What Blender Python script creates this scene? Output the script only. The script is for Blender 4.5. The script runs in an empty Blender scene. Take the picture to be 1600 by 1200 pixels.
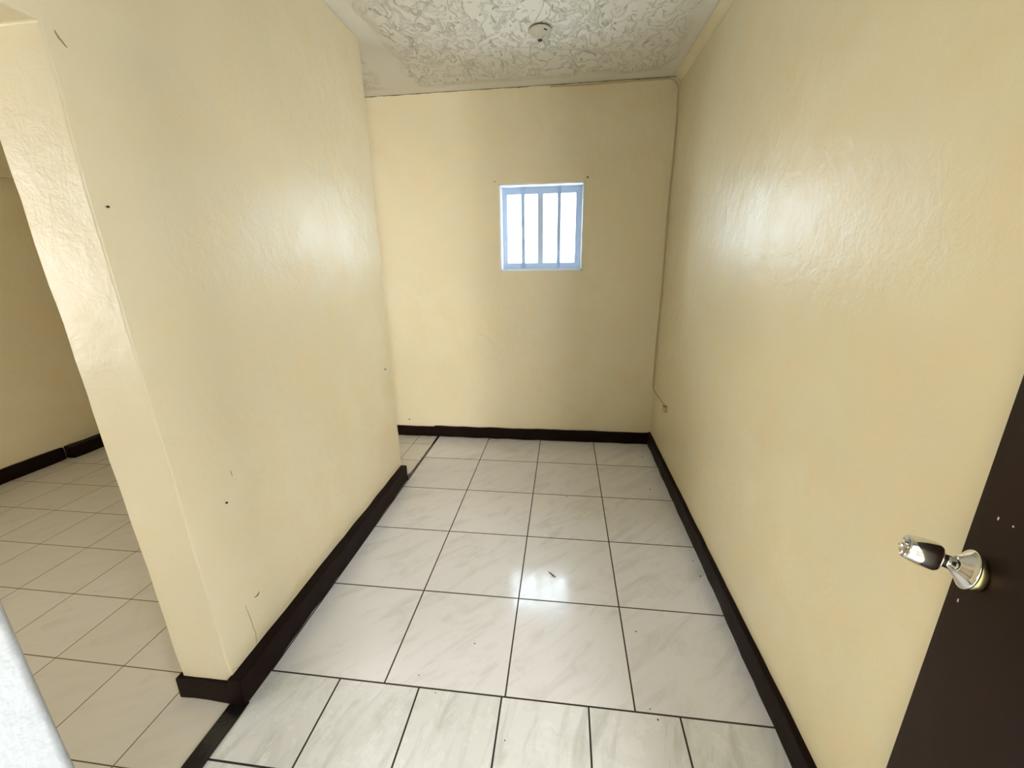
import bpy, bmesh, math, random
from mathutils import Vector, Matrix, noise
random.seed(4)
S = bpy.context.scene
COL = S.collection

# ------------------------------------------------------------------ camera
T = 0.45                       # large floor tile, metres
cam = bpy.data.cameras.new('camera')
cam.sensor_fit = 'HORIZONTAL'; cam.sensor_width = 36.0
cam.lens = 36.0 * 644.68 / 1600.0
cam.clip_start = 0.02
co = bpy.data.objects.new('camera', cam); COL.objects.link(co)
R_ = (0.9923964831791844, 0.12221550806879966, -0.01458045819142749)
U_ = (-0.020849628993364983, 0.28367349042560097, 0.9586942389524387)
F_ = (-0.1213033929633703, 0.9511007940367002, -0.2840647222700005)
co.matrix_world = Matrix(((R_[0], U_[0], -F_[0], 1.0789), (R_[1], U_[1], -F_[1], -1.0768),
                          (R_[2], U_[2], -F_[2], 1.4835), (0, 0, 0, 1)))
S.camera = co

# ------------------------------------------------------------------ geometry constants
H, D, W = 2.6433, 2.2257, 1.8144      # ceiling, back wall, right wall
PX, PT = -0.045, 0.195                # partition face, thickness
Y0, Y1 = -0.130, 1.4548              # partition ends
FY, FT = -0.93, 0.13                  # doorway wall front face and thickness
LX = -2.925                           # far wall of the left room
RY = -3.6                             # rear wall

# ------------------------------------------------------------------ sky, window portal, added and assumed lamps, exposure
w = bpy.data.worlds.new('sky'); S.world = w; w.use_nodes = True
nt = w.node_tree; nt.nodes.clear()
tc = nt.nodes.new('ShaderNodeTexCoord'); sp = nt.nodes.new('ShaderNodeSeparateXYZ')
mr = nt.nodes.new('ShaderNodeMapRange'); mr.inputs[1].default_value = -0.15; mr.inputs[2].default_value = 0.6
mx = nt.nodes.new('ShaderNodeMix'); mx.data_type = 'RGBA'
mx.inputs[6].default_value = (0.68, 0.77, 0.84, 1); mx.inputs[7].default_value = (0.72, 0.87, 1.0, 1)
bg = nt.nodes.new('ShaderNodeBackground'); bg.inputs['Strength'].default_value = 9.0
wo = nt.nodes.new('ShaderNodeOutputWorld')
nt.links.new(tc.outputs['Generated'], sp.inputs[0]); nt.links.new(sp.outputs[2], mr.inputs[0])
nt.links.new(mr.outputs[0], mx.inputs[0]); nt.links.new(mx.outputs[2], bg.inputs[0]); nt.links.new(bg.outputs[0], wo.inputs[0])

def area_lamp(name, loc, rot, sx, sy, power, col=(1, 1, 1), portal=False):  # rectangular area light
    l = bpy.data.lights.new(name, 'AREA'); l.shape = 'RECTANGLE'; l.size = sx; l.size_y = sy
    l.energy = power; l.color = col
    if portal: l.cycles.is_portal = True
    o = bpy.data.objects.new(name, l); COL.objects.link(o); o.location = loc; o.rotation_euler = rot
    return o
area_lamp('window_portal', (0.895, D + 0.24, 1.725), (math.radians(-90), 0, 0), 0.66, 0.66, 1, portal=True)
area_lamp('assumed_rear_lamp', (2.35, RY + 0.03, 1.45), (math.radians(90), 0, 0), 1.0, 1.7, 92, (1.0, 0.985, 0.97))  # assumed lamp before the solid rear wall, lights the back wall through the doorway
area_lamp('left_room_fill', (LX + 0.04, -1.8, 1.45), (math.radians(90), 0, math.radians(-90)), 1.2, 1.3, 26, (1.0, 0.98, 0.96))  # added lamp at a blank wall, brightens the right wall through the opening
area_lamp('assumed_side_lamp', (3.37, -2.35, 1.45), (math.radians(90), 0, math.radians(90)), 1.0, 1.3, 42, (0.97, 0.98, 1.0))  # assumed lamp before the solid side wall, brightens the partition and doorway jamb

vs = S.view_settings
vs.view_transform = 'Standard'; vs.look = 'None'; vs.exposure = 0.97; vs.gamma = 1.0
vs.use_curve_mapping = False
S.display_settings.display_device = 'sRGB'

# ------------------------------------------------------------------ node helpers
def new_mat(name):
    m = bpy.data.materials.new(name); m.use_nodes = True
    t = m.node_tree; b = t.nodes['Principled BSDF']
    return m, t, b
def N(t, kind, **kw):
    n = t.nodes.new(kind)
    for k, v in kw.items(): setattr(n, k, v)
    return n
def noise_tex(t, vec, scale, detail=3, rough=0.5, dist=0.0):
    n = N(t, 'ShaderNodeTexNoise'); n.inputs['Scale'].default_value = scale; n.inputs['Detail'].default_value = detail
    n.inputs['Roughness'].default_value = rough; n.inputs['Distortion'].default_value = dist
    t.links.new(vec, n.inputs['Vector']); return n.outputs['Fac']
def ramp(t, fac, stops):
    r = N(t, 'ShaderNodeValToRGB'); e = r.color_ramp.elements
    while len(e) < len(stops): e.new(0.5)
    for el, (p, c) in zip(e, stops):
        el.position = p; el.color = c if len(c) == 4 else (*c, 1)
    t.links.new(fac, r.inputs[0]); return r.outputs[0]
def mix(t, fac, a, b, mode='MIX'):
    m = N(t, 'ShaderNodeMix', data_type='RGBA', blend_type=mode)
    for s, v in ((m.inputs[0], fac), (m.inputs[6], a), (m.inputs[7], b)):
        if isinstance(v, (int, float)): s.default_value = v
        elif isinstance(v, tuple): s.default_value = v if len(v) == 4 else (*v, 1)
        else: t.links.new(v, s)
    return m.outputs[2]
def math_n(t, op, a, b=0.0, c=0.0):
    m = N(t, 'ShaderNodeMath', operation=op)
    for s, v in zip(m.inputs, (a, b, c)):
        if isinstance(v, (int, float)): s.default_value = v
        else: t.links.new(v, s)
    return m.outputs[0]
def bump(t, height, strength, dist, normal=None):
    b = N(t, 'ShaderNodeBump'); b.inputs['Strength'].default_value = strength; b.inputs['Distance'].default_value = dist
    t.links.new(height, b.inputs['Height'])
    if normal: t.links.new(normal, b.inputs['Normal'])
    return b.outputs[0]
def coords(t): return N(t, 'ShaderNodeTexCoord').outputs['Object']

# ------------------------------------------------------------------ materials
def wall_paint(name, col, rough=0.37, crack=False, spec=0.68):
    m, t, b = new_mat(name); v = coords(t)
    big = noise_tex(t, v, 1.3, 3, 0.55); med = noise_tex(t, v, 6, 4, 0.6)
    c = mix(t, ramp(t, big, [(0.35, (0, 0, 0)), (0.7, (1, 1, 1))]), tuple(x * 0.95 for x in col), tuple(min(1, x * 1.04) for x in col))
    c = mix(t, ramp(t, med, [(0.42, (0, 0, 0)), (0.75, (1, 1, 1))]), c, (col[0] * 1.0, col[1] * 0.95, col[2] * 0.88))
    if crack:
        s = N(t, 'ShaderNodeSeparateXYZ'); t.links.new(v, s.inputs[0])
        nz = noise_tex(t, v, 9, 4, 0.7)
        edge = math_n(t, 'ADD', s.outputs[2], math_n(t, 'MULTIPLY', math_n(t, 'SUBTRACT', nz, 0.5), 0.016))
        c = mix(t, math_n(t, 'GREATER_THAN', edge, H - 0.0035), c, (0.10, 0.08, 0.04))
    t.links.new(c, b.inputs['Base Color'])
    rr = N(t, 'ShaderNodeMapRange'); rr.inputs[3].default_value = rough - 0.05; rr.inputs[4].default_value = rough + 0.08
    t.links.new(med, rr.inputs[0]); t.links.new(rr.outputs[0], b.inputs['Roughness'])
    b.inputs['Specular IOR Level'].default_value = spec
    trowel = noise_tex(t, v, 17, 5, 0.62, 0.3); fine = noise_tex(t, v, 90, 3, 0.6); wav = noise_tex(t, v, 2.6, 2, 0.5)
    n1 = bump(t, wav, 0.5, 0.02); n2 = bump(t, trowel, 0.42, 0.008, n1); n3 = bump(t, fine, 0.25, 0.0015, n2)
    t.links.new(n3, b.inputs['Normal'])
    return m
WALL = (0.855, 0.762, 0.525)
M_wall = wall_paint('cream_gloss_paint', WALL)
M_wallb = wall_paint('cream_gloss_paint_cracked', WALL, crack=True)
M_white = wall_paint('white_gloss_paint', (0.52, 0.54, 0.56), 0.35)

def make_ceiling():
    m, t, b = new_mat('skip_trowel_ceiling'); v = coords(t)
    s = N(t, 'ShaderNodeSeparateXYZ'); t.links.new(v, s.inputs[0])
    dx = math_n(t, 'SUBTRACT', W, s.outputs[0]); dy = math_n(t, 'SUBTRACT', D, s.outputs[1])
    dl = math_n(t, 'ADD', s.outputs[0], 0.0 - PX)
    d = math_n(t, 'MINIMUM', math_n(t, 'MINIMUM', dx, dy), math_n(t, 'ABSOLUTE', dl))
    d = math_n(t, 'ADD', d, math_n(t, 'MULTIPLY', math_n(t, 'SUBTRACT', noise_tex(t, v, 3, 3), 0.5), 0.22))
    mk = N(t, 'ShaderNodeMapRange', interpolation_type='SMOOTHSTEP'); mk.inputs[1].default_value = 0.09; mk.inputs[2].default_value = 0.17
    t.links.new(d, mk.inputs[0]); mask = mk.outputs[0]
    mp = N(t, 'ShaderNodeMapping'); mp.inputs['Scale'].default_value = (1.0, 0.62, 1); mp.inputs['Rotation'].default_value = (0, 0, 0.35)
    t.links.new(v, mp.inputs[0]); mv = mp.outputs[0]
    a = noise_tex(t, mv, 9, 4, 0.6, 1.4); a2 = noise_tex(t, mv, 15, 4, 0.65, 1.6)
    plate = ramp(t, a, [(0.47, (0, 0, 0)), (0.53, (1, 1, 1))])
    pits = ramp(t, a2, [(0.33, (0, 0, 0)), (0.40, (1, 1, 1))])
    h = math_n(t, 'MULTIPLY', math_n(t, 'ADD', math_n(t, 'MULTIPLY', plate, 0.6), pits), mask)
    n = bump(t, h, 0.95, 0.011); n = bump(t, noise_tex(t, v, 60, 3), 0.2, 0.003, n)
    t.links.new(n, b.inputs['Normal'])
    c = mix(t, ramp(t, noise_tex(t, v, 3, 3), [(0.3, (0, 0, 0)), (0.7, (1, 1, 1))]), (0.80, 0.785, 0.69), (0.83, 0.80, 0.73))
    pitc = math_n(t, 'MULTIPLY', math_n(t, 'SUBTRACT', 1.0, pits), math_n(t, 'MULTIPLY', mask, 0.14))
    c = mix(t, pitc, c, (0.42, 0.38, 0.28))
    t.links.new(c, b.inputs['Base Color']); b.inputs['Roughness'].default_value = 0.55
    return m
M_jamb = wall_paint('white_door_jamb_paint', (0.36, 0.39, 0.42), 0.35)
M_ceil = make_ceiling()

def tile_mat(name, size, ox, oy, c1, c2, vein, grout, gw, rough, vein_amt=0.5, turn=0.75, dirt=0.25):
    m, t, b = new_mat(name); v = coords(t)
    mp = N(t, 'ShaderNodeMapping'); mp.inputs['Location'].default_value = (-ox, -oy, 0); t.links.new(v, mp.inputs[0])
    br = N(t, 'ShaderNodeTexBrick', offset=0.0, squash=1.0, offset_frequency=1, squash_frequency=1)
    br.inputs['Scale'].default_value = 1.0; br.inputs['Brick Width'].default_value = size[0]; br.inputs['Row Height'].default_value = size[1]
    br.inputs['Mortar Size'].default_value = gw; br.inputs['Mortar Smooth'].default_value = 0.1; br.inputs['Bias'].default_value = 0.0
    br.inputs['Color1'].default_value = (*c1, 1); br.inputs['Color2'].default_value = (*c2, 1); br.inputs['Mortar'].default_value = (*grout, 1)
    t.links.new(mp.outputs[0], br.inputs['Vector'])
    # per-tile shift of the marbling
    fl = N(t, 'ShaderNodeVectorMath', operation='DIVIDE'); fl.inputs[1].default_value = (size[0], size[1], 1); t.links.new(mp.outputs[0], fl.inputs[0])
    f2 = N(t, 'ShaderNodeVectorMath', operation='FLOOR'); t.links.new(fl.outputs[0], f2.inputs[0])
    sc = N(t, 'ShaderNodeVectorMath', operation='MULTIPLY'); sc.inputs[1].default_value = (3.7, 5.3, 0); t.links.new(f2.outputs[0], sc.inputs[0])
    ad = N(t, 'ShaderNodeVectorMath', operation='ADD'); t.links.new(sc.outputs[0], ad.inputs[0]); t.links.new(v, ad.inputs[1])
    m2 = N(t, 'ShaderNodeMapping'); m2.inputs['Rotation'].default_value = (0, 0, -turn); m2.inputs['Scale'].default_value = (1, 1, 1); t.links.new(ad.outputs[0], m2.inputs[0])
    m3 = N(t, 'ShaderNodeMapping'); m3.inputs['Scale'].default_value = (2.4, 11, 1); t.links.new(m2.outputs[0], m3.inputs[0])
    vn = noise_tex(t, m3.outputs[0], 1.3, 6, 0.62, 0.9)
    vf = math_n(t, 'MULTIPLY', ramp(t, vn, [(0.5, (0, 0, 0)), (0.66, (1, 1, 1))]), vein_amt)
    c = mix(t, vf, br.outputs['Color'], vein)
    ds = noise_tex(t, v, 5.5, 6, 0.7, 0.4)
    c = mix(t, math_n(t, 'MULTIPLY', ramp(t, ds, [(0.55, (0, 0, 0)), (0.8, (1, 1, 1))]), dirt), c, (0.30, 0.27, 0.21))
    c = mix(t, br.outputs['Fac'], c, grout)
    t.links.new(c, b.inputs['Base Color'])
    sm = noise_tex(t, v, 8, 5, 0.65)
    rr = N(t, 'ShaderNodeMapRange'); rr.inputs[1].default_value = 0.3; rr.inputs[2].default_value = 0.75; rr.inputs[3].default_value = rough; rr.inputs[4].default_value = rough + 0.13
    t.links.new(sm, rr.inputs[0])
    ro = math_n(t, 'ADD', rr.outputs[0], math_n(t, 'MULTIPLY', br.outputs['Fac'], 0.5))
    t.links.new(ro, b.inputs['Roughness'])
    n = bump(t, math_n(t, 'SUBTRACT', 1.0, br.outputs['Fac']), 0.6, 0.0015)
    n = bump(t, noise_tex(t, v, 3.5, 2), 0.12, 0.004, n)
    t.links.new(n, b.inputs['Normal'])
    return m
s2 = 0.6767 * T
M_tile = tile_mat('large_marbled_tile', (T, T), 0, 0, (0.82, 0.805, 0.815), (0.85, 0.835, 0.845), (0.66, 0.64, 0.63), (0.035, 0.02, 0.014), 0.0031, 0.08)
M_tile2 = tile_mat('small_grey_marbled_tile', (s2, 0.657 * T), -0.057 * T, -6.57 * T, (0.73, 0.735, 0.72), (0.81, 0.81, 0.80), (0.50, 0.50, 0.46), (0.022, 0.016, 0.012), 0.0033, 0.2, 0.5, 1.3, 0.35)
M_tile3 = tile_mat('small_beige_tile', (0.685 * T, 0.665 * T), -0.625 * T, -0.105 * T, (0.70, 0.66, 0.56), (0.73, 0.69, 0.60), (0.60, 0.55, 0.45), (0.16, 0.10, 0.05), 0.0020, 0.3, 0.3, 0.6)
M_tile4 = tile_mat('alcove_tile', (0.667 * T, 0.667 * T), -0.405 * T, -0.125 * T, (0.74, 0.71, 0.64), (0.76, 0.73, 0.67), (0.60, 0.56, 0.49), (0.10, 0.06, 0.035), 0.0022, 0.25, 0.3, 0.6)

def simple(name, col, rough, metal=0.0, var=0.1, bscale=30, bstr=0.1, bdist=0.002, spec=0.5):
    m, t, b = new_mat(name); v = coords(t)
    c = mix(t, noise_tex(t, v, bscale * 0.3, 4), tuple(x * (1 - var) for x in col), tuple(min(1, x * (1 + var)) for x in col))
    t.links.new(c, b.inputs['Base Color']); b.inputs['Roughness'].default_value = rough; b.inputs['Metallic'].default_value = metal
    b.inputs['Specular IOR Level'].default_value = spec
    if bstr: t.links.new(bump(t, noise_tex(t, v, bscale, 4), bstr, bdist), b.inputs['Normal'])
    return m
M_base = simple('dark_brown_skirting_paint', (0.010, 0.0035, 0.0022), 0.5, 0, 0.35, 25, 0.5, 0.004, 0.1)
M_strip = simple('black_threshold_paint', (0.007, 0.006, 0.006), 0.22, 0, 0.3, 40, 0.5, 0.004)
M_door = simple('dark_brown_door_paint', (0.017, 0.0058, 0.0035), 0.5, 0, 0.35, 9, 0.25, 0.003, 0.12)
M_alu = simple('pale_aluminium', (0.50, 0.62, 0.80), 0.38, 0.35, 0.03, 30, 0.05)
M_bar = simple('pale_bar_paint', (0.48, 0.58, 0.76), 0.4, 0.1, 0.03, 30, 0.05)
M_reveal = simple('white_window_reveal', (0.88, 0.90, 0.92), 0.45, 0, 0.02, 30, 0.1)
M_chrome = simple('chrome', (0.80, 0.80, 0.79), 0.10, 1.0, 0.02, 20, 0.0)
M_brass = simple('tarnished_brass', (0.62, 0.56, 0.30), 0.24, 1.0, 0.15, 40, 0.1)
M_dark = simple('grime_and_gap_shade', (0.03, 0.022, 0.012), 0.8)  # dirt specks, and the dark painted into holes, slot and canopy gap
M_box_top = simple('box_top_brown', (0.30, 0.24, 0.12), 0.9)
M_cable = simple('cream_painted_cable', (0.62, 0.53, 0.31), 0.45, 0, 0.1, 40, 0.1)
M_box = simple('cream_painted_plastic', (0.64, 0.56, 0.34), 0.4, 0, 0.05, 40, 0.1)
M_fitting = simple('dusty_white_plastic', (0.66, 0.63, 0.54), 0.45, 0, 0.05, 60, 0.1)
M_wood = simple('twig_bark', (0.07, 0.04, 0.025), 0.8)
M_fleck = simple('white_paint_fleck', (0.75, 0.72, 0.66), 0.6)
def glass():
    m = bpy.data.materials.new('window_glass'); m.use_nodes = True; t = m.node_tree; t.nodes.clear()
    o = N(t, 'ShaderNodeOutputMaterial'); tr = N(t, 'ShaderNodeBsdfTransparent'); gl = N(t, 'ShaderNodeBsdfGlossy'); gl.inputs['Roughness'].default_value = 0.02
    tr.inputs[0].default_value = (0.96, 0.98, 0.98, 1)
    fr = N(t, 'ShaderNodeFresnel'); fr.inputs[0].default_value = 1.2
    mxs = N(t, 'ShaderNodeMixShader'); t.links.new(fr.outputs[0], mxs.inputs[0]); t.links.new(tr.outputs[0], mxs.inputs[1]); t.links.new(gl.outputs[0], mxs.inputs[2])
    t.links.new(mxs.outputs[0], o.inputs[0]); return m
M_glass = glass()

# ------------------------------------------------------------------ mesh helpers
def obj(name, bm, mats, parent=None, smooth=False, kind=None, label=None, cat=None, group=None):
    me = bpy.data.meshes.new(name); bmesh.ops.recalc_face_normals(bm, faces=bm.faces); bm.to_mesh(me); bm.free()
    for m in (mats if isinstance(mats, (list, tuple)) else [mats]): me.materials.append(m)
    if smooth:
        for p in me.polygons: p.use_smooth = True
    o = bpy.data.objects.new(name, me); COL.objects.link(o)
    if parent: o.parent = parent
    if kind: o['kind'] = kind
    if label: o['label'] = label
    if cat: o['category'] = cat
    if group: o['group'] = group
    return o
def box(bm, a, b, step=None, jit=0.0, seed=0.0, mat=0):
    """axis-aligned box; with step it is cut into cells and its vertices are pushed about by smooth noise"""
    a = Vector(a); b = Vector(b); n0 = len(bm.verts)
    t = bmesh.new(); bmesh.ops.create_cube(t, size=1.0)
    bmesh.ops.scale(t, vec=(b - a), verts=t.verts); bmesh.ops.translate(t, vec=(a + b) / 2, verts=t.verts)
    if step:
        for ax in range(3):
            L = (b - a)[ax]; k = max(1, int(L / step))
            for i in range(1, k):
                p = a.copy(); p[ax] = a[ax] + L * i / k; nrm = Vector((0, 0, 0)); nrm[ax] = 1
                bmesh.ops.bisect_plane(t, geom=t.verts[:] + t.edges[:] + t.faces[:], plane_co=p, plane_no=nrm)
        for v in t.verts:
            q = v.co * 9 + Vector((seed, seed * 2, 0))
            v.co += Vector(noise.noise_vector(q)) * jit
    me = bpy.data.meshes.new('tmp'); t.to_mesh(me); t.free()
    nf = len(bm.faces); bm.from_mesh(me); bpy.data.meshes.remove(me)
    bm.faces.ensure_lookup_table()
    for f in bm.faces[nf:]: f.material_index = mat
def bevel_mod(o, wd, seg=3, angle=40):
    m = o.modifiers.new('bevel', 'BEVEL'); m.width = wd; m.segments = seg; m.limit_method = 'ANGLE'; m.angle_limit = math.radians(angle)
    m.harden_normals = False
    for p in o.data.polygons: p.use_smooth = True
    wn = o.modifiers.new('wn', 'WEIGHTED_NORMAL'); wn.keep_sharp = True
def lathe(bm, prof, M=Matrix.Identity(4), seg=48):
    """prof: (radius, height) pairs, turned about local z, placed by M"""
    rings = []
    for r, z in prof:
        if r < 1e-6: rings.append([bm.verts.new(M @ Vector((0, 0, z)))])
        else: rings.append([bm.verts.new(M @ Vector((r * math.cos(2 * math.pi * i / seg), r * math.sin(2 * math.pi * i / seg), z))) for i in range(seg)])
    for A, B in zip(rings, rings[1:]):
        for i in range(seg):
            j = (i + 1) % seg
            if len(A) == 1 and len(B) == 1: continue
            if len(A) == 1: bm.faces.new((A[0], B[i], B[j]))
            elif len(B) == 1: bm.faces.new((A[i], A[j], B[0]))
            else: bm.faces.new((A[i], A[j], B[j], B[i]))
def tube(bm, pts, r, seg=10, rad=None):
    pts = [Vector(p) for p in pts]; rings = []
    for k, p in enumerate(pts):
        d = (pts[min(k + 1, len(pts) - 1)] - pts[max(k - 1, 0)]).normalized()
        u = d.orthogonal().normalized() if k == 0 else (pu - d * pu.dot(d)).normalized()
        pu = u; v = d.cross(u); rr = rad[k] if rad else r
        rings.append([bm.verts.new(p + (u * math.cos(2 * math.pi * i / seg) + v * math.sin(2 * math.pi * i / seg)) * rr) for i in range(seg)])
    for A, B in zip(rings, rings[1:]):
        for i in range(seg): bm.faces.new((A[i], A[(i + 1) % seg], B[(i + 1) % seg], B[i]))
    bm.faces.new(rings[0][::-1]); bm.faces.new(rings[-1])
def poly(bm, pts, mat=0):
    f = bm.faces.new([bm.verts.new(p) for p in pts]); f.material_index = mat

# ------------------------------------------------------------------ floor and ceiling
bm = bmesh.new()
XR = 3.4
def slab(x0, y0, x1, y1, mat): box(bm, (x0, y0, -0.12), (x1, y1, 0), mat=mat)
slab(-0.03, 0, W + 0.2, D + 0.25, 0)                        # large tiles
slab(-0.03, RY, XR + 0.2, 0, 1)                             # small grey tiles by the doorway
slab(LX - 0.2, RY, -0.03, 1.44, 2)                          # left room
slab(LX - 0.2, 1.44, -0.03, D + 0.25, 3)                    # behind the partition
obj('floor', bm, [M_tile, M_tile2, M_tile3, M_tile4], kind='structure')
bm = bmesh.new(); box(bm, (LX - 0.2, RY - 0.2, H), (XR + 0.2, D + 0.3, H + 0.12))
obj('ceiling', bm, M_ceil, kind='structure')

# ------------------------------------------------------------------ walls
WX0, WX1, WZ0, WZ1 = 0.587, 1.204, 1.418, 2.027           # window opening
bm = bmesh.new(); yb = D + 0.17
box(bm, (LX - 0.2, D, 0), (WX0, yb, H)); box(bm, (WX1, D, 0), (W + 0.2, yb, H))
box(bm, (WX0, D, 0), (WX1, yb, WZ0)); box(bm, (WX0, D, WZ1), (WX1, yb, H))
bmesh.ops.remove_doubles(bm, verts=bm.verts, dist=1e-5)
obj('wall_back', bm, M_wallb, kind='structure')

bm = bmesh.new(); box(bm, (W, FY, 0), (W + 0.2, D, H))
obj('wall_right', bm, M_wall, kind='structure')

bm = bmesh.new()
HZ = 1.992
def cuts(a, b, st):
    k = max(1, round((b - a) / st)); return [a + (b - a) * i / k for i in range(k)]
ys = cuts(RY, FY, 0.2) + cuts(FY, Y0, 0.05) + cuts(Y0, Y1, 0.05) + [Y1]
zs = cuts(0, HZ, 0.05) + cuts(HZ, H, 0.05) + [H]
xs = cuts(PX - PT, PX, 0.05) + [PX]
def solid(i, j, k):
    if not (0 <= i < len(xs) - 1 and 0 <= j < len(ys) - 1 and 0 <= k < len(zs) - 1): return False
    y = (ys[j] + ys[j + 1]) / 2; z = (zs[k] + zs[k + 1]) / 2
    return not (FY < y < Y0 and z < HZ)
vd = {}
def gv(i, j, k):
    if (i, j, k) not in vd:
        p = Vector((xs[i], ys[j], zs[k]))
        if FY < p.y < Y0 + 0.2 and p.y > Y0 - 0.01: p.y += (0.014 - 0.0275 * min(p.z / 1.6, 1)) * (1 - max(0, p.y - Y0) / 0.2)
        p += Vector(noise.noise_vector(p * 9 + Vector((1, 2, 0)))) * 0.0035
        vd[(i, j, k)] = bm.verts.new(p)
    return vd[(i, j, k)]
for i in range(len(xs) - 1):
    for j in range(len(ys) - 1):
        for k in range(len(zs) - 1):
            if not solid(i, j, k): continue
            for (di, dj, dk), q in (((-1, 0, 0), ((0,0,0),(0,0,1),(0,1,1),(0,1,0))), ((1, 0, 0), ((1,0,0),(1,1,0),(1,1,1),(1,0,1))),
                                    ((0, -1, 0), ((0,0,0),(1,0,0),(1,0,1),(0,0,1))), ((0, 1, 0), ((0,1,0),(0,1,1),(1,1,1),(1,1,0))),
                                    ((0, 0, -1), ((0,0,0),(0,1,0),(1,1,0),(1,0,0))), ((0, 0, 1), ((0,0,1),(1,0,1),(1,1,1),(0,1,1)))):
                if not solid(i + di, j + dj, k + dk): bm.faces.new([gv(i + a_, j + b_, k + c_) for a_, b_, c_ in q])
o = obj('wall_partition', bm, M_wall, kind='structure'); bevel_mod(o, 0.006, 3)

bm = bmesh.new()
box(bm, (LX - 0.2, RY, 0), (LX, D, H))
box(bm, (LX, RY, 2.107), (-2.85, D, H))
obj('wall_left', bm, M_wall, kind='structure')

bm = bmesh.new(); DX0, DX1 = 0.782, 1.63
box(bm, (PX, FY - FT, 0), (DX0, FY, H), 0.06, 0.002, 3.0)
box(bm, (DX1, FY - FT, 0), (XR, FY, H)); box(bm, (DX0, FY - FT, 2.08), (DX1, FY, H))
o = obj('wall_front', bm, M_jamb, kind='structure'); bevel_mod(o, 0.008, 3)
bm = bmesh.new()
box(bm, (LX - 0.2, RY - 0.2, 0), (XR + 0.2, RY, H))
obj('wall_rear', bm, M_white, kind='structure')
bm = bmesh.new(); box(bm, (XR, RY, 0), (XR + 0.2, FY - FT, H))
obj('wall_side', bm, M_white, kind='structure')

# rounded plaster where the right wall runs into the ceiling
bm = bmesh.new(); rr = 0.045; prev = None
K = 8
for i in range(K + 1):
    a = math.pi / 2 * i / K
    x = W - rr + rr * math.sin(a); z = H - rr + rr * math.cos(a)
    cur = (bm.verts.new((x, FY, z)), bm.verts.new((x, D - 0.001, z)))
    if prev: bm.faces.new((prev[0], prev[1], cur[1], cur[0]))
    prev = cur; 
    if i == 0: first = cur
    last = cur
c0 = bm.verts.new((W + 0.01, FY, H + 0.01)); c1 = bm.verts.new((W + 0.01, D - 0.001, H + 0.01))
bm.faces.new((last[0], last[1], c1, c0)); bm.faces.new((first[1], first[0], c0, c1))
obj('trim_1', bm, M_wall, kind='structure', smooth=True)

# ------------------------------------------------------------------ skirting
def skirt(name, parts, seed):
    bm = bmesh.new()
    for i, (a, b) in enumerate(parts): box(bm, a, b, 0.05, 0.0048, seed + i * 1.7)
    o = obj(name, bm, M_base, kind='structure'); bevel_mod(o, 0.005, 2); return o
e = 0.0225
skirt('baseboard_back', [((-0.045, D - e, 0), (W - e, D + 0.004, 0.098)), ((LX + 0.08, D - e + 0.004, 0), (-0.045, D + 0.004, 0.090))], 2)
skirt('baseboard_right', [((W - e, -0.55, 0), (W + 0.004, D, 0.105))], 5)
skirt('baseboard_partition', [((PX - 0.004, Y0 - 0.004, 0), (-0.001, Y1 - 0.005, 0.112)), ((PX - PT - 0.018, Y0 - 0.002, 0), (PX + 0.004, Y0 + 0.03, 0.090))], 8)
skirt('baseboard_left', [((LX - 0.004, RY + 0.1, 0), (LX + e, 1.50, 0.105)), ((LX - 0.004, 1.515, 0), (LX + 0.075, D, 0.100))], 11)

# painted strips on the floor where the two tilings meet
bm = bmesh.new()
box(bm, (-0.062, FY, 0), (0.003, Y0 + 0.01, 0.006), 0.04, 0.0025, 4)
o = obj('trim_2', bm, M_strip, kind='structure'); bevel_mod(o, 0.002, 2)
bm = bmesh.new()
box(bm, (-0.015, Y1 - 0.01, 0), (0.003, D - e, 0.004), 0.04, 0.0015, 6)
vs_ = [(-0.022, Y1 - 0.02), (0.003, Y1 - 0.02), (0.003, Y1 + 0.05), (0.002, Y1 + 0.13), (-0.012, Y1 + 0.13), (-0.017, Y1 + 0.08)]
lo = [bm.verts.new((x, y, 0)) for x, y in vs_]; hi = [bm.verts.new((x, y, 0.03 if i in (0, 1) else 0.008)) for i, (x, y) in enumerate(vs_)]
bm.faces.new(hi); bm.faces.new(lo[::-1])
for i in range(len(vs_)): bm.faces.new((lo[i], lo[(i + 1) % 6], hi[(i + 1) % 6], hi[i]))
obj('trim_3', bm, M_strip, kind='structure')

# ------------------------------------------------------------------ window
win = bpy.data.objects.new('window_1', None); COL.objects.link(win); win.location = (0.895, D, 1.722); win['kind'] = 'structure'
def wpart(name, bm, m, par=win, **k):
    o = obj(name, bm, m, **k); o.parent = par
    o.matrix_parent_inverse = Matrix.Translation(-Vector(win.location)); return o
def wsub(name, bm, m, par):
    o = obj(name, bm, m); o.parent = par; return o
bm = bmesh.new(); q = 0.003; lip = 0.007                           # painted reveal with a slim raised lip
for a, b in (((WX0, D - q, WZ0), (WX0 + 0.006, yb, WZ1)), ((WX1 - 0.006, D - q, WZ0), (WX1, yb, WZ1)),
             ((WX0, D - q, WZ0), (WX1, yb, WZ0 + 0.006)), ((WX0, D - q, WZ1 - 0.006), (WX1, yb, WZ1)),
             ((WX0 - lip, D - q, WZ0 - lip), (WX0, D, WZ1 + lip)), ((WX1, D - q, WZ0 - lip), (WX1 + lip, D, WZ1 + lip)),
             ((WX0 - lip, D - q, WZ0 - lip), (WX1 + lip, D, WZ0)), ((WX0 - lip, D - q, WZ1), (WX1 + lip, D, WZ1 + lip))):
    box(bm, a, b)
wpart('window_reveal', bm, M_reveal)
fy = D + 0.115
bm = bmesh.new()
box(bm, (WX0 + 0.006, fy, WZ0 + 0.006), (WX0 + 0.040, fy + 0.04, WZ1 - 0.006))
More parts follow.
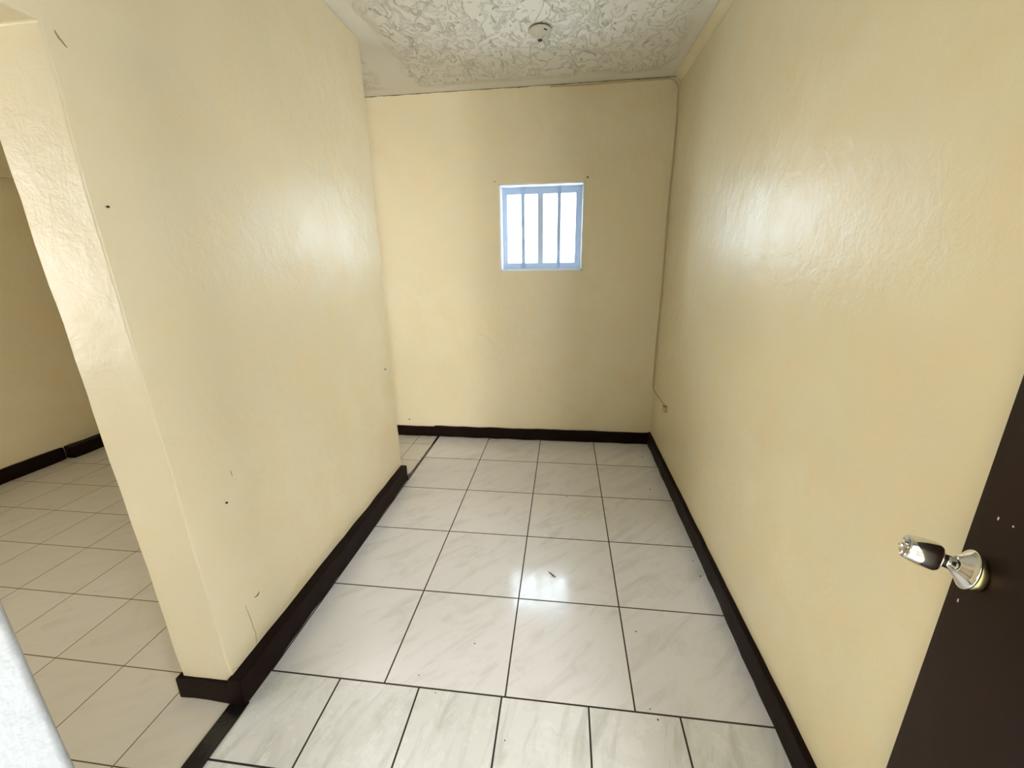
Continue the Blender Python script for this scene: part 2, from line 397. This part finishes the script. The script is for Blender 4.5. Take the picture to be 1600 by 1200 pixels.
box(bm, (WX1 - 0.052, fy, WZ0 + 0.006), (WX1 - 0.006, fy + 0.04, WZ1 - 0.006))
box(bm, (WX0 + 0.040, fy, WZ0 + 0.006), (WX1 - 0.052, fy + 0.04, WZ0 + 0.055))
box(bm, (WX0 + 0.040, fy, WZ1 - 0.052), (WX1 - 0.052, fy + 0.04, WZ1 - 0.006))
o = wpart('window_frame', bm, M_alu)
# opening between frame members
ox0, ox1 = WX0 + 0.040, WX1 - 0.052
def px_at(x): return x
mid = 0.885
bm = bmesh.new(); box(bm, (mid - 0.021, fy - 0.012, WZ0 + 0.045), (mid + 0.021, fy + 0.028, WZ1 - 0.045)); wpart('mullion', bm, M_alu)
for xc in (0.752, 1.027):
    bm = bmesh.new(); tube(bm, [(xc, fy - 0.022, WZ0 + 0.02), (xc, fy - 0.022, WZ1 - 0.02)], 0.0145, 12); wpart('security_bar', bm, M_bar, smooth=True)
for a, b in ((ox0, mid - 0.02), (mid + 0.02, ox1)):
    bm = bmesh.new(); box(bm, (a, fy + 0.018, WZ0 + 0.05), (b, fy + 0.022, WZ1 - 0.05)); wpart('pane', bm, M_glass)

# ------------------------------------------------------------------ door and knob
ang = math.radians(23)
n_ = Vector((-math.cos(ang), math.sin(ang), 0)); t_ = Vector((math.sin(ang), math.cos(ang), 0)); Zv = Vector((0, 0, 1))
KP = Vector((1.7489, -0.4438, 0.9935))
edge = KP + t_ * 0.072; edge.z = 0
hinge = edge - t_ * 0.60
door = bpy.data.objects.new('door_1', None); COL.objects.link(door); door['kind'] = 'structure'; door.location = hinge
def dpart(name, bm, m, par, **k):
    o = obj(name, bm, m, **k); o.parent = par
    if par is door: o.matrix_parent_inverse = Matrix.Translation(-hinge)
    return o
bm = bmesh.new(); th = 0.036
pts = [hinge, edge, edge - n_ * th, hinge - n_ * th]
lo = [bm.verts.new(p + Zv * 0.012) for p in pts]; hi = [bm.verts.new(p + Zv * 2.02) for p in pts]
bm.faces.new(lo[::-1]); bm.faces.new(hi)
for i in range(4): bm.faces.new((lo[i], lo[(i + 1) % 4], hi[(i + 1) % 4], hi[i]))
o = dpart('door_leaf', bm, M_door, door); bevel_mod(o, 0.002, 2)
# axis frame of the slack knob
el = math.radians(11); ax = (n_ * math.cos(el) + Zv * math.sin(el)).normalized()
xa = t_.copy(); ya = ax.cross(xa).normalized()
def frame(o_, a_=ax):
    x_ = xa - a_ * xa.dot(a_); x_.normalize(); y_ = a_.cross(x_)
    return Matrix(((x_.x, y_.x, a_.x, o_.x), (x_.y, y_.y, a_.y, o_.y), (x_.z, y_.z, a_.z, o_.z), (0, 0, 0, 1)))
B = frame(KP)
knob = obj('door_knob', (lambda b: (lathe(b, [(0, 0.053), (0.0125, 0.053), (0.0185, 0.0532), (0.0218, 0.0545), (0.0236, 0.058), (0.0242, 0.066), (0.0238, 0.077), (0.0222, 0.087), (0.0200, 0.0945), (0.0190, 0.0965), (0.0178, 0.0965), (0.0170, 0.0945), (0.006, 0.0940), (0, 0.0940)], B), b)[1])(bmesh.new()), M_chrome, smooth=True)
knob.parent = door; knob.matrix_parent_inverse = Matrix.Translation(-hinge)
bm = bmesh.new(); lathe(bm, [(0, 0.0), (0.0285, 0.0), (0.0295, 0.004), (0.029, 0.016), (0.024, 0.018), (0, 0.018)], frame(KP, (n_ * 0.985 + Zv * 0.10 ).normalized()))
o = obj('backing_collar', bm, M_brass, smooth=True, label='tarnished brass-coloured collar'); o.parent = knob
bm = bmesh.new(); lathe(bm, [(0, 0.013), (0.0305, 0.013), (0.0330, 0.0145), (0.0330, 0.0165), (0.0315, 0.018), (0.0290, 0.019), (0.0255, 0.0225), (0.0180, 0.0300), (0.0145, 0.0335), (0.0128, 0.0342), (0, 0.0342)], B)
o = obj('rosette', bm, M_chrome, smooth=True); o.parent = knob
bm = bmesh.new(); lathe(bm, [(0, 0.033), (0.0112, 0.033), (0.0112, 0.0515), (0.0122, 0.0535), (0, 0.0545)], B)
o = obj('neck', bm, M_chrome, smooth=True); o.parent = knob
bm = bmesh.new(); lathe(bm, [(0, 0.093), (0.0045, 0.093), (0.0045, 0.1025), (0.0036, 0.104), (0, 0.1042)], B, 24)
o = obj('lock_button', bm, M_chrome, smooth=True); o.parent = knob
def ray_door(u, v): return KP + t_ * u + Zv * v          # on the door face
for i, (u, v, l) in enumerate(((0.032, -0.079, 0.007), (0.006, 0.099, 0.006), (-0.033, 0.109, 0.003))):
    bm = bmesh.new(); p = ray_door(u, v); pts = []
    for k in range(7):
        a = 2 * math.pi * k / 7; pts.append(p + t_ * math.cos(a) * 0.0016 * (1 + 0.4 * math.sin(k * 2.3)) + Zv * math.sin(a) * l * 0.5)
    lo = [bm.verts.new(q_ - n_ * 0.0003) for q_ in pts]; hi = [bm.verts.new(q_ + n_ * 0.0006) for q_ in pts]
    bm.faces.new(hi); bm.faces.new(lo[::-1])
    for k in range(7): bm.faces.new((lo[k], lo[(k + 1) % 7], hi[(k + 1) % 7], hi[k]))
    dpart('paint_fleck', bm, M_fleck, door)

# ------------------------------------------------------------------ ceiling fitting
lt = bpy.data.objects.new('ceiling_light_fitting', None); COL.objects.link(lt); lt.location = (0.925, 1.508, H)
lt['label'] = 'round white lamp fitting with a bare stub on the textured ceiling'; lt['category'] = 'light fitting'
bm = bmesh.new(); lathe(bm, [(0, 0.001), (0.056, 0.001), (0.056, -0.006), (0, -0.006)]); o = obj('dark_gap', bm, M_dark); o.parent = lt  # dark disc stands in for the shaded gap above the canopy
bm = bmesh.new(); lathe(bm, [(0, -0.006), (0.060, -0.006), (0.0615, -0.008), (0.060, -0.011), (0.051, -0.016), (0.037, -0.024), (0.024, -0.033), (0.017, -0.038), (0.0165, -0.046), (0.012, -0.048), (0, -0.048)])
o = obj('canopy', bm, M_fitting, smooth=True); o.parent = lt
bm = bmesh.new(); lathe(bm, [(0, -0.046), (0.0115, -0.046), (0.0115, -0.052), (0, -0.052)]); o = obj('lamp_holder', bm, M_dark, label='dark open end of the lamp holder'); o.parent = lt
bm = bmesh.new(); tube(bm, [(0.022, -0.040, -0.0165), (0.036, -0.026, -0.0165)], 0.0045, 8); o = obj('screw_slot', bm, M_dark); o.parent = lt

# ------------------------------------------------------------------ painted cable and its box
cr = 0.0045; pts = []
for x in (0.95, 1.1, 1.25, 1.4, 1.55, 1.68): pts.append((x, D - cr * 0.6, H - 0.014 + 0.002 * math.sin(x * 9)))
cx, cz, rad = W - 0.012 - 0.07, H - 0.013 - 0.07, 0.07
for i in range(0, 9):
    a = math.pi / 2 * i / 8; pts.append((cx + rad * math.sin(a), D - cr * 0.6, cz + rad * math.cos(a)))
for z in (2.4, 2.2, 2.0, 1.75, 1.5, 1.25, 1.0, 0.8, 0.6, 0.52): pts.append((W - 0.010 + 0.0025 * math.sin(z * 6), D - cr * 0.6, z))
pts += [(W - 0.008, D - 0.010, 0.492), (W - cr * 0.7, D - 0.03, 0.474), (W - cr * 0.7, 2.1, 0.468), (W - cr * 0.7, 1.98, 0.470), (W - cr * 0.7, 1.86, 0.468), (W - cr * 0.7, 1.80, 0.467)]
bm = bmesh.new(); tube(bm, pts, cr, 10)
obj('electric_cable', bm, M_cable, smooth=True, label='thin painted-over cable running down the back right corner and along the right wall', cat='cable')
bm = bmesh.new(); box(bm, (W - 0.022, 1.765, 0.448), (W + 0.001, 1.812, 0.484))
jb = obj('junction_box', bm, M_box, label='tiny cream junction box low on the right wall at the end of the cable', cat='junction box'); bevel_mod(jb, 0.004, 2)
bm = bmesh.new(); box(bm, (W - 0.0235, 1.768, 0.4835), (W, 1.809, 0.4875)); o = obj('dark_top', bm, M_box_top); o.parent = jb  # darker brown slab on top of the box

# ------------------------------------------------------------------ cracks and a plaster ridge in the walls
wp = bpy.data.objects['wall_partition']; wr = bpy.data.objects['wall_right']
M_crack = simple('crack_dirt', (0.40, 0.32, 0.18), 0.8)
def crack(par, x, yz, r, mat, name='crack', rad=None, sub=5):
    P = []
    for (a, b) in zip(yz, yz[1:]):
        for k in range(sub):
            f = k / sub; y = a[0] + (b[0] - a[0]) * f; z = a[1] + (b[1] - a[1]) * f
            nz = noise.noise_vector(Vector((y * 60, z * 60, 1))) * 0.0022
            P.append((x, y + nz.x, z + nz.y))
    P.append((x, *yz[-1])); m_ = len(P)
    bm = bmesh.new(); tube(bm, P, r, 6, [r * (0.35 + 0.65 * math.sin(math.pi * (k + 0.5) / m_)) for k in range(m_)])
    o = obj(name, bm, mat, smooth=True); o.parent = par
crack(wp, PX + 0.001, [(0.0, 0.306), (0.005, 0.246), (0.013, 0.159), (0.006, 0.109)], 0.0012, M_crack)
crack(wp, PX + 0.001, [(0.069, 0.299), (0.058, 0.292), (0.044, 0.297)], 0.0028, M_crack)
crack(wp, PX + 0.001, [(0.006, 0.112), (-0.04, 0.104), (-0.079, 0.110), (-0.11, 0.132)], 0.0011, M_crack)
crack(wp, PX + 0.001, [(0.067, 0.811), (0.069, 0.788)], 0.0011, M_crack)
crack(wp, PX + 0.001, [(-0.118, 1.985), (-0.112, 1.973), (-0.100, 1.961)], 0.0022, M_crack)
crack(wr, W + 0.006, [(1.098, 1.80), (1.092, 1.70), (1.082, 1.64), (1.070, 1.558)], 0.0095, M_wall, 'plaster_ridge')

# ------------------------------------------------------------------ holes and marks on the walls, built as small dark heads
def blemish(loc, nrm, label, r=0.004):
    nrm = Vector(nrm); x_ = nrm.orthogonal().normalized(); y_ = nrm.cross(x_); loc = Vector(loc)
    Mx = Matrix(((x_.x, y_.x, nrm.x, loc.x), (x_.y, y_.y, nrm.y, loc.y), (x_.z, y_.z, nrm.z, loc.z), (0, 0, 0, 1)))
    bm = bmesh.new(); lathe(bm, [(0, -0.004), (r * 0.5, -0.004), (r * 0.5, 0.004), (r, 0.0045), (r * 0.9, 0.006), (0, 0.0065)], Mx, 12)
    obj('blemish', bm, M_dark, label=label, cat='blemish')
blemish((1.227, D, 2.0565), (0, -1, 0), 'dark hole in the back wall above the top right corner of the window', 0.006)
blemish((0.552, D, 2.051), (0, -1, 0), 'small hole in the back wall beside the top left corner of the window')
blemish((-0.2687, D, 0.150), (0, -1, 0), 'dark mark low on the back wall just above the skirting at its left end', 0.006)
blemish((PX, 1.346, 0.840), (1, 0, 0), 'dark mark near the far end of the cream partition wall at mid height', 0.005)
blemish((PX, 0.020, 0.715), (1, 0, 0), 'small dark mark on the near part of the partition above the crack')
blemish((PX, -0.108, 1.6277), (1, 0, 0), 'faint blemish high up beside the near edge of the partition', 0.003)

# ------------------------------------------------------------------ litter on the floor
bm = bmesh.new(); tube(bm, [(1.030, 0.632, 0.003), (1.041, 0.621, 0.0045), (1.052, 0.609, 0.004), (1.067, 0.599, 0.003)], 0.002, 8, [0.0012, 0.0024, 0.0026, 0.0014])
obj('twig', bm, M_wood, smooth=True, label='short dark twig lying where the window is mirrored in the floor', cat='twig')
sp_ = [(0.748, 0.198, 3.0), (0.749, 1.101, 2.4), (1.125, 1.333, 4.5), (1.765, 0.682, 4.5), (1.680, 1.476, 5), (0.457, 2.185, 6), (1.715, 1.965, 5),
       (0.566, 0.044, 2.5), (0.648, -0.014, 2.2), (0.918, -0.138, 2.4), (1.405, 0.327, 3.2), (1.421, -0.018, 3.4), (1.402, 0.015, 2.4), (1.762, 0.789, 3.0), (1.66, 1.395, 3)]
sl_ = ['dark dot in the large tile left of and nearer than the floor reflection', 'dark dot in a large tile of the second column, halfway down the room',
       'elongated crumb on the joint between tiles, midway to the back wall', 'crumb beside the right skirting, level with the twig', 'dirt crumb near the right skirting in the third row of tiles from the back',
       'dirt crumb right under the back skirting, left of the window', 'crumb in the rearmost right tile near the back corner', 'faint dot just inside the first large tile, near the row joint by the doorway',
       'tiny dot in a small grey tile just past the row joint, left of the middle', 'dark dot in the middle small grey tile at the bottom of the photo', 'crumb beside the joint of the right-hand large tiles, below the reflection',
       'crumb in a small grey tile just past the row joint, toward the right wall', 'crumb just above the row joint, at the foot of the right-hand large tiles', 'crumb beside the right skirting, a hand further back than the twig',
       'tiny dot near the right skirting, just in front of another crumb']
base = None
for i, (x, y, r) in enumerate(sp_):
    if base is None:
        bm = bmesh.new(); bmesh.ops.create_icosphere(bm, subdivisions=2, radius=1.0)
        for v in bm.verts: v.co = v.co * (1 + 0.35 * noise.noise(v.co * 1.7)); v.co.z = v.co.z * 0.4 + 0.38
        base = obj('dirt_speck', bm, M_dark, smooth=True, label='tiny dark crumb of dirt on the pale floor tiles', cat='dirt', group='crumbs of dirt on the floor')
        s = base
    else:
        s = base.copy(); COL.objects.link(s)
    s['label'] = sl_[i]; s.location = (x, y, 0); s.scale = (r * 0.0011, r * 0.0008, r * 0.0008); s.rotation_euler = (0, 0, i * 1.3)
